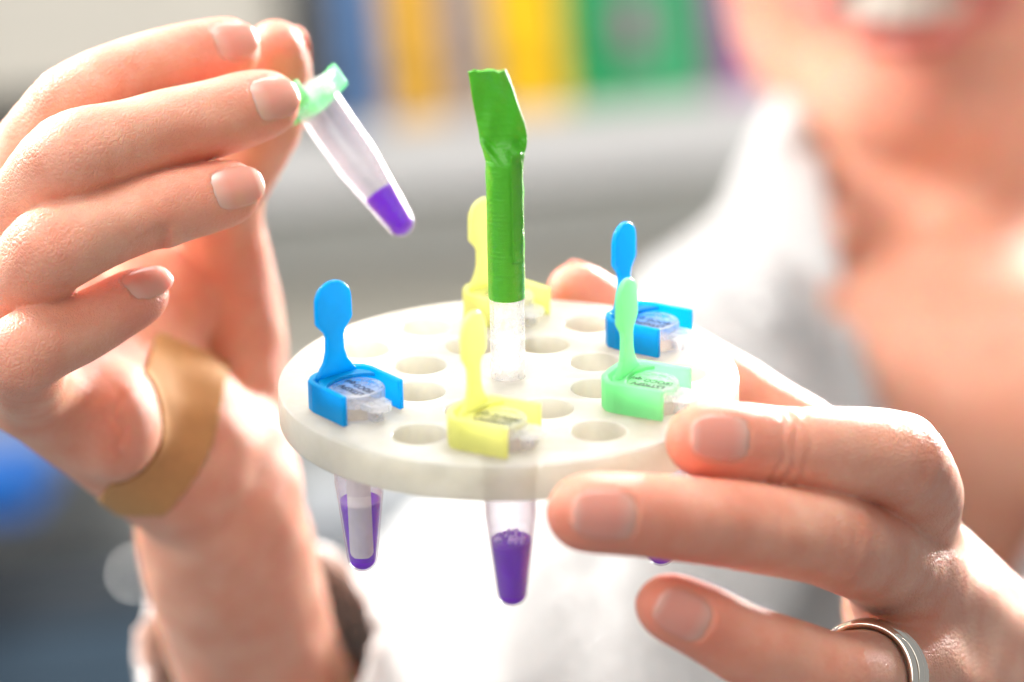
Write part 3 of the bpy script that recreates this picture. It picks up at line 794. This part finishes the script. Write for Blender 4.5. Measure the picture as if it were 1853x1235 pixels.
lapel([(246, 60, 1020, 4, 12), (236, 30, 1000, 8, 26), (216, -18, 985, 8, 36), (182, -78, 978, 6, 36), (168, -106, 982, 4, 18)], 0, 'lapel')

# ---------------- ring on the holding hand, bandage on the raised hand
axr = nrm(np.array(rr[2][:3]) - np.array(rr[0][:3])); cr = np.array(rr[1][:3]) + axr * 1.0
t1 = nrm(np.cross(axr, (0, 1, 0))); t2 = np.cross(axr, t1)
ringo = empty('finger_ring', cr); tag(ringo, 'polished triple band metal ring worn on the lowest visible finger', 'ring')
for off, rr_, mr in ((-2.5, 10.3, 1.1), (0.0, 10.5, 1.1), (2.5, 10.3, 1.1)):
    Vv, Ff = [], []; nu, nv = 72, 12
    for i in range(nu):
        a = 2 * math.pi * i / nu; wob = 0.5 * math.sin(3 * a + off * 0.6)
        for j in range(nv):
            b = 2 * math.pi * j / nv; R_ = rr_ + 0.8 * mr * math.cos(b)
            Vv.append(cr + (t1 * math.cos(a) + t2 * math.sin(a)) * R_ + axr * (off + wob + mr * math.sin(b)))
    for i in range(nu):
        for j in range(nv): Ff.append((i * nv + j, i * nv + (j + 1) % nv, ((i + 1) % nu) * nv + (j + 1) % nv, ((i + 1) % nu) * nv + j))
    o = link_mesh('band', np.array(Vv), Ff, RING, ringo); recalc(o)

bc = PX(326, 770, 620); bw = nrm((0.98, -0.17, 0.05))
Fc_ = VL[QL].mean(1); pxy = np.stack([Fc_[:, 0] / Fc_[:, 2] * FPX + 926.5, 617.5 - Fc_[:, 1] / Fc_[:, 2] * FPX], 1)
bowed = np.abs((Fc_ - bc) @ bw + 0.0016 * np.minimum(0, (Fc_ - bc)[:, 1]) ** 2 * 14)
sel = (bowed < 8.0) & (pxy[:, 1] > 598 + (pxy[:, 0] - 270) * 0.40) & (pxy[:, 1] < 930) & (Fc_[:, 2] > 588) & (Fc_[:, 2] < 668) & (np.linalg.norm((Fc_ - PX(205, 765, 593)) / np.array([9.3, 11.5, 11]), axis=1) > 1.14)
qs = QL[sel]; ids, inv = np.unique(qs, return_inverse=True); qs = inv.reshape(-1, 4)
pv = VL[ids]; gr_ = np.stack([HL.sample(HAND, pv + np.eye(3)[i] * 0.8) - HL.sample(HAND, pv - np.eye(3)[i] * 0.8) for i in range(3)], 1)
pv = pv + gr_ / np.linalg.norm(gr_, axis=1)[:, None] * 0.35
o = link_mesh('adhesive_bandage', pv, qs, BAND); recalc(o)
md = o.modifiers.new('thick', 'SOLIDIFY'); md.thickness = 0.0006; md.offset = 0
tag(o, 'tan fabric bandage strip stuck round the heel of the raised hand', 'bandage')

# ---------------------------------------------------------------- rack
EL, RL = math.radians(20.5), math.radians(1.0)
OC = PX(920, 681, 550)
N_ = np.array([-math.sin(RL), math.cos(EL) * math.cos(RL), -math.sin(EL)]); N_ = nrm(N_)
EXd = nrm(np.array([math.cos(RL), math.sin(RL), 0])); EYd = nrm(-np.cross(N_, EXd)); EXd = nrm(-np.cross(EYd, N_))
RF = Frame(OC, EXd, EYd, N_)
if RF.y[2] < 0: raise RuntimeError('rack frame')
rack = empty('floating_tube_rack', OC)
tag(rack, 'round milky translucent tube rack with green taped handle, held by the hands', 'tube rack')
RD, TH = 44.5, 7.0
holes = [(33.0, math.radians(30 * k)) for k in range(12)] + [(18.5, math.radians(22.5 + 45 * k)) for k in range(8)]
cu = bpy.data.curves.new('disc_curve', 'CURVE'); cu.dimensions = '2D'; cu.fill_mode = 'BOTH'
def circ(cx, cy_, r, n):
    sp = cu.splines.new('POLY'); sp.points.add(n - 1); sp.use_cyclic_u = True
    for k in range(n):
        a = 2 * math.pi * k / n; sp.points[k].co = (0.001 * (cx + r * math.cos(a)), 0.001 * (cy_ + r * math.sin(a)), 0, 1)
BV = 0.35
circ(0, 0, RD - BV, 160)
for r, a in holes: circ(r * math.cos(a), r * math.sin(a), 5.05 + BV, 40)
cu.extrude = 0.001 * (TH / 2 - BV); cu.bevel_depth = 0.001 * BV; cu.bevel_resolution = 2
tmp = bpy.data.objects.new('tmp', cu); COL.objects.link(tmp)
dg = bpy.context.evaluated_depsgraph_get(); dme = bpy.data.meshes.new_from_object(tmp.evaluated_get(dg))
bpy.data.objects.remove(tmp)
dv = np.zeros(len(dme.vertices) * 3); dme.vertices.foreach_get('co', dv); dv = dv.reshape(-1, 3) * 1000; dv[:, 2] -= TH / 2
df = [tuple(p.vertices) for p in dme.polygons]
disc = link_mesh('disc', RF(dv), df, DISC, rack)
bm = bmesh.new(); bm.from_mesh(disc.data); bmesh.ops.remove_doubles(bm, verts=bm.verts, dist=2e-6); bmesh.ops.recalc_face_normals(bm, faces=bm.faces); bm.to_mesh(disc.data); bm.free()
sharp_by_angle(disc, 50)
# central post
v, f = lathe([(2.4, -TH - .5), (3.35, -TH - .5), (3.35, 0.3), (3.35, 36), (2.6, 36), (2.6, -TH - .5)], RF, 48)
o = link_mesh('post', v, f, PIPE, rack); recalc(o); sharp_by_angle(o)
# green tape wound round the post, pinched flat into a flag at the top
nu = 64
def section(h):
    """outline of the tape at height h above the disc"""
    t = np.clip((h - 42.5) / 5.5, 0, 1); t = t * t * (3 - 2 * t)
    out = []
    a_, b_ = 3.55 * (1 - t) + (4.5 - 0.07 * max(0, h - 51)) * t, 3.55 * (1 - t) + 0.42 * t
    bend = -0.055 * max(0, h - 46) ** 1.45 * 1.0
    tw = math.radians(-16) * t * (0.3 + 0.7 * min(1, max(0, h - 46) / 12))
    for k in range(nu):
        a = 2 * math.pi * k / nu
        c_, s_ = math.cos(a), math.sin(a)
        e = 2 / (2 + 2.2 * t)
        x = a_ * math.copysign(abs(c_) ** e, c_); y = b_ * math.copysign(abs(s_) ** e, s_)
        y += t * 0.45 * math.sin(x * 0.55 + h * 0.25) + t * 0.25 * math.sin(x * 1.4 - h * 0.6) + 0.5 * math.exp(-((h - 46) / 2.2) ** 2) * math.sin(x * 2.3 + h * 1.9)
        cr_ = (1 - t) * (0.035 * math.sin(5 * a + h * 0.6) * math.exp(-((h - 42) / 3) ** 2) + (0.014 if (h % 2.6) < 0.45 and h > 27 else 0) * max(0, math.cos(a - 0.3)))
        x, y = x * (1 + cr_), y * (1 + cr_)
        X_, Y_ = x * math.cos(tw) - y * math.sin(tw), x * math.sin(tw) + y * math.cos(tw)
        slant = (0.14 * X_ + 0.18 * math.sin(X_ * 2.1) + 0.1 * math.sin(X_ * 5)) * max(0, (h - 52) / 10)
        out.append((X_ + bend + (0.0 if t < 1 else 0), Y_ - 0.010 * max(0, h - 46) ** 2, h + slant))
    return out
hs = list(np.linspace(16.3, 42, 60)) + list(np.linspace(42.5, 61.6, 44))
Vv = []; Ff = []
for h in hs: Vv += section(h)
for i in range(len(hs) - 1):
    for k in range(nu): k2 = (k + 1) % nu; Ff.append((i * nu + k, i * nu + k2, (i + 1) * nu + k2, (i + 1) * nu + k))
b = (len(hs) - 1) * nu; Ff.append(tuple(b + k for k in range(nu)))
# inner return at the lower edge so that the tape has thickness
lo_ = [(x * 0.93, y * 0.93, h) for x, y, h in section(16.3)]; n0 = len(Vv); Vv += lo_
for k in range(nu): k2 = (k + 1) % nu; Ff.append((k2, k, n0 + k, n0 + k2))
o = link_mesh('tape_wrap', RF(np.array(Vv)), Ff, TAPE, rack); recalc(o); sharp_by_angle(o, 60)
# overlapping tape end with a torn edge
Vv = []; Ff = []
for i in range(26):
    h = 24 + i * 0.86
    for j in range(10):
        a = math.radians(-72 + 5.2 * j + (8 * math.sin(i * .5) if j == 9 else 0)) 
        r_ = 3.78 + 0.05 * math.sin(i * 1.1 + j); Vv.append((r_ * math.cos(a), r_ * math.sin(a), h))
for i in range(25):
    for j in range(9): p = i * 10 + j; Ff.append((p, p + 1, p + 11, p + 10))
o = link_mesh('tape_end', RF(np.array(Vv)), Ff, TAPE, rack); recalc(o)
md = o.modifiers.new('thick', 'SOLIDIFY'); md.thickness = 0.00012

# ---------------------------------------------------------------- microtubes
def u_outline(s=1.0):
    """U-shaped clip seen from above, opening towards +x"""
    o, i = 6.75, 5.65
    outer = [(5.6, -o), (-3.6, -o), (-5.4, -o + .5), (-6.7, -o + 1.9), (-7.5, -3.2), (-7.7, 0), (-7.5, 3.2), (-6.7, o - 1.9), (-5.4, o - .5), (-3.6, o), (5.6, o)]
    inner = [(5.6, i), (-3.2, i), (-4.8, i - .5), (-5.9, i - 1.8), (-6.4, 2.8), (-6.5, 0), (-6.4, -2.8), (-5.9, -i + 1.8), (-4.8, -i + .5), (-3.2, -i), (5.6, -i)]
    return [(x * 1.07 - 0.5, y * 1.05) for x, y in outer], [(x * 1.07 - 0.5, y * 1.06) for x, y in inner]

def strip_prism(outer, inner, h0, h1, fr):
    n = len(outer); inn = inner[::-1]
    v = [(x, y, h0) for x, y in outer] + [(x, y, h0) for x, y in inn] + [(x, y, h1) for x, y in outer] + [(x, y, h1) for x, y in inn]
    f = []
    for k in range(n - 1):
        f += [(k, k + 1, n + k + 1, n + k), (2 * n + k, 3 * n + k, 3 * n + k + 1, 2 * n + k + 1), (k, 2 * n + k, 2 * n + k + 1, k + 1), (n + k, n + k + 1, 3 * n + k + 1, 3 * n + k)]
    for k in (0, n - 1): f.append((k, n + k, 3 * n + k, 2 * n + k))
    return fr(np.array(v)), f

def make_tube(fr, clip_mat, label, level, level_tilt=0.0, strip=False, bent=None, bubbles=0, text=True, off=0.0, cs=1.0):
    """fr: origin on the tube axis at flange height, x = opening direction of the clip, z = up the tube"""
    t = empty('microtube', fr.o); tag(t, label, 'microtube', 'microtubes with coloured clips')
    L = 33.0; bot = -L
    rim = [(5.35, 2.2), (5.35, 0.25), (4.85, 0.0), (4.75, -14.5), (4.55, -16.0)]
    tip = [(2.95 * math.cos(a), bot + 2.95 - 2.95 * math.sin(a)) for a in np.linspace(0.12, math.pi / 2 - .02, 9)]
    outer = rim + tip
    innr = [(max(0.04, r - 0.35), h + (0.35 if h < -28 else 0)) for r, h in tip[::-1]] + [(4.2, -16.0), (4.4, -14.5), (4.45, 0.0), (4.2, 2.2)]
    v, f = lathe(outer + innr, fr, 48); k = len(outer + innr) - 1
    f += [(k * 48 + j, k * 48 + (j + 1) % 48, (j + 1) % 48, j) for j in range(48)]
    body_ = link_mesh('tube_wall', v, f, CLEAR, t); recalc(body_); sharp_by_angle(body_, 40)
    # liquid filling the tip up to `level` (heights below the flange)
    def ri_(h):
        if h > -16: return 4.12
        if h > bot + 2.6: return 2.5 + (4.12 - 2.5) * (h - (bot + 2.6)) / (-16 - (bot + 2.6))
        return 2.5 * math.sqrt(max(0.0, 1 - ((bot + 2.6 - h) / 2.2) ** 2))
    hh = list(np.linspace(bot + 0.45, bot + 2.6, 7)) + list(np.linspace(bot + 3.4, level, 8))
    prof = [(max(0.04, ri_(h)), h) for h in hh] + [(ri_(level) * .82, level - 0.25), (ri_(level) * .4, level - 0.45), (0.04, level - .5)]
    v, f = lathe(prof, fr, 36, True, True); lq = link_mesh('liquid', v, f, LIQ, t); recalc(lq)
    for k in range(bubbles):
        a = 2 * math.pi * rng.random(); r_ = 3.0 * math.sqrt(rng.random()); s_ = 0.22 + 0.38 * rng.random()
        bf = Frame(fr(np.array([[r_ * math.cos(a), r_ * math.sin(a), level + 0.1 + 0.5 * rng.random()]]))[0], fr.x, fr.y, fr.z)
        v, f = lathe([(s_ * math.sin(q) + .01, -s_ * math.cos(q)) for q in np.linspace(0, math.pi, 7)], bf, 10)
        link_mesh('bubble', v, f, BUB, lq)
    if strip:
        # white strip standing in for the coat's reflection, close behind the front wall
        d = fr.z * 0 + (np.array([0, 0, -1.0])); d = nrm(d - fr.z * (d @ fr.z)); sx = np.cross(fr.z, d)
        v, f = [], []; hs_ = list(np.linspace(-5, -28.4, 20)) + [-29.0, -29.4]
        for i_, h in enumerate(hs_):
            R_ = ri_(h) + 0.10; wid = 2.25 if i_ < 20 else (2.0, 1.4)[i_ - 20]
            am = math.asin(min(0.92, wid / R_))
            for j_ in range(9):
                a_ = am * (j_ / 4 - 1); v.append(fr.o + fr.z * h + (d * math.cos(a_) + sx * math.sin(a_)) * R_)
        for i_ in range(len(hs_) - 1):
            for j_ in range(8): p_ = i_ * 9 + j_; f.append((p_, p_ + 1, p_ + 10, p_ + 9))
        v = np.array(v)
        o = link_mesh('reflection_strip', v, f, STRIP, t, smooth=False); recalc(o)
    # lid and its thumb tab
    fr_tube = fr; fr = Frame(fr.o + RF.x * off, fr.x * cs, fr.y * cs, fr.z * cs)
    v1 = lathe([(0.05, 4.3), (4.2, 4.3), (4.35, 4.75), (5.3, 4.75), (5.45, 4.5), (5.45, 2.4), (0.05, 2.4)], fr, 48)
    tab = [(5.0, -2.6), (7.6, -2.4), (9.0, -1.5), (9.5, 0), (9.0, 1.5), (7.6, 2.4), (5.0, 2.6)]
    v2 = prism(tab, 2.5, 3.6, fr); v3 = prism([(5.2, -1.2), (7.2, -1.0), (7.2, 1.0), (5.2, 1.2)], -0.2, 2.4, fr)
    v, f = join([v1, v2, v3]); lid = link_mesh('lid', v, f, LID, t); recalc(lid); sharp_by_angle(lid, 40)
    if text:
        for row, (s, sz) in enumerate((('KEOCO qul', 2.0), ('LSTIGPV', 2.0))):
            fc = bpy.data.curves.new('txt', 'FONT'); fc.body = s; fc.size = sz; fc.align_x = 'CENTER'; fc.align_y = 'CENTER'; fc.extrude = 0.02; fc.offset = 0.035
            to = bpy.data.objects.new('txt', fc); COL.objects.link(to)
            dg = bpy.context.evaluated_depsgraph_get(); tm = bpy.data.meshes.new_from_object(to.evaluated_get(dg)); bpy.data.objects.remove(to)
            tv = np.zeros(len(tm.vertices) * 3); tm.vertices.foreach_get('co', tv); tv = tv.reshape(-1, 3)
            # written to be read from the far side
            P = np.stack([-tv[:, 0] * 0.92, -tv[:, 1] + (1.25 if row == 0 else -1.0), 4.42 + tv[:, 2]], 1)
            lo2 = link_mesh('lettering', fr(P), [tuple(p.vertices) for p in tm.polygons], INK, lid, smooth=False)
    # clip: U-shaped collar, ledge and upright paddle
    ou, inn = u_outline()
    c1 = strip_prism(ou, inn, 0.15, 6.1, fr)
    clip = link_mesh('clip', c1[0], c1[1], clip_mat, t, smooth=False); recalc(clip); bevel(clip, 0.3, 2)
    ledge = [(x, y) for x, y in [(-6.6, -2.8), (-6.0, -4.0), (-4.9, -5.2), (-3.4, -5.75), (-1.6, -5.75), (-3.0, -4.2), (-3.9, -2), (-4.1, 0), (-3.9, 2), (-3.0, 4.2), (-1.6, 5.75), (-3.4, 5.75), (-4.9, 5.2), (-6.0, 4.0), (-6.6, 2.8)]]
    v, f = prism(ledge, 4.9, 5.7, fr); o = link_mesh('ledge', v, f, clip_mat, clip, smooth=False); recalc(o); bevel(o, 0.2)
    prof = [(0, 4.6), (6.1, 4.6), (6.6, 4.0), (8.6, 2.6), (10.5, 2.05), (13.2, 1.95), (14.2, 2.3), (16.1, 4.05), (16.6, 4.15), (20.4, 4.1)]
    prof += [(20.4 + 3.9 * math.sin(a), 4.1 * math.cos(a)) for a in np.linspace(0.15, math.pi / 2, 9)]
    prof = [(h, w) for h, w in prof if h >= 5.2 or h == 6.1]
    prof = [(5.0, 4.6)] + prof
    half = [(w, h) for h, w in prof]
    outl = half + [(-w, h) for w, h in half[::-1] if w > 1e-3]
    if bent is None: pf = Frame(fr.o - fr.x * 6.0 - RF.x * off * 0.7, fr.y, fr.z, fr.x)
    else: up = nrm(bent); nx = nrm(fr.z - up * (fr.z @ up)); pf = Frame(fr.o - fr.x * 6.0 + fr.z * 4.5 - up * 4.5, np.cross(up, nx), up, nx)
    v, f = prism(outl, -1.0, 0.25, pf)
    o = link_mesh('paddle', v, f, clip_mat, clip, smooth=False); recalc(o); bevel(o, 0.45, 3, 30)
    return t

m_b, nt_b, b_b = mat('bubble_film'); b_b.inputs['Base Color'].default_value = (0.55, 0.34, 0.90, 1); b_b.inputs['Roughness'].default_value = 0.08
BUB = m_b

def rack_frame(angle_deg, open_deg, r=33.0):
    a = math.radians(angle_deg); o = RF(np.array([[r * math.cos(a), r * math.sin(a), 0.0]]))[0]
    b = math.radians(open_deg); x = RF.x * math.cos(b) + RF.y * math.sin(b); return Frame(o, x, -np.cross(RF.z, x), RF.z)
make_tube(rack_frame(210, -51), BLUE, 'blue clipped microtube at the left of the rack with violet liquid and a white strip standing in for the coat reflection', -18.2, strip=True)
make_tube(rack_frame(270, -28), YELLOW, 'yellow clipped microtube at the front of the rack, violet liquid hanging below', -19.5, bubbles=30, off=-2.1)
make_tube(rack_frame(330, -27), GREEN, 'mint green clipped microtube at the right of the rack beside the fingertip', -18.6, off=-2.0)
make_tube(rack_frame(30, -33), BLUE, 'blue clipped microtube at the back right of the rack behind the mint one', -18.4)
make_tube(rack_frame(90, -45), YELLOW, 'yellow clipped microtube at the back of the rack behind the green handle', -18.8)
# the tube held up in the raised hand
top, tipp = PX(562, 170, 586), PX(739, 424, 582)
zax = nrm(top - tipp); xax = np.array([0.6, 0.35, -0.72]); xax = nrm(xax - zax * (xax @ zax))
top = tipp + zax * 33.0
make_tube(Frame(top, xax, -np.cross(zax, xax), zax), GREEN, 'mint clipped microtube pinched in the raised fingers, violet liquid in its tip', -22.5, bent=np.array([-0.93, -0.36, 0.05]), text=False, cs=0.86)
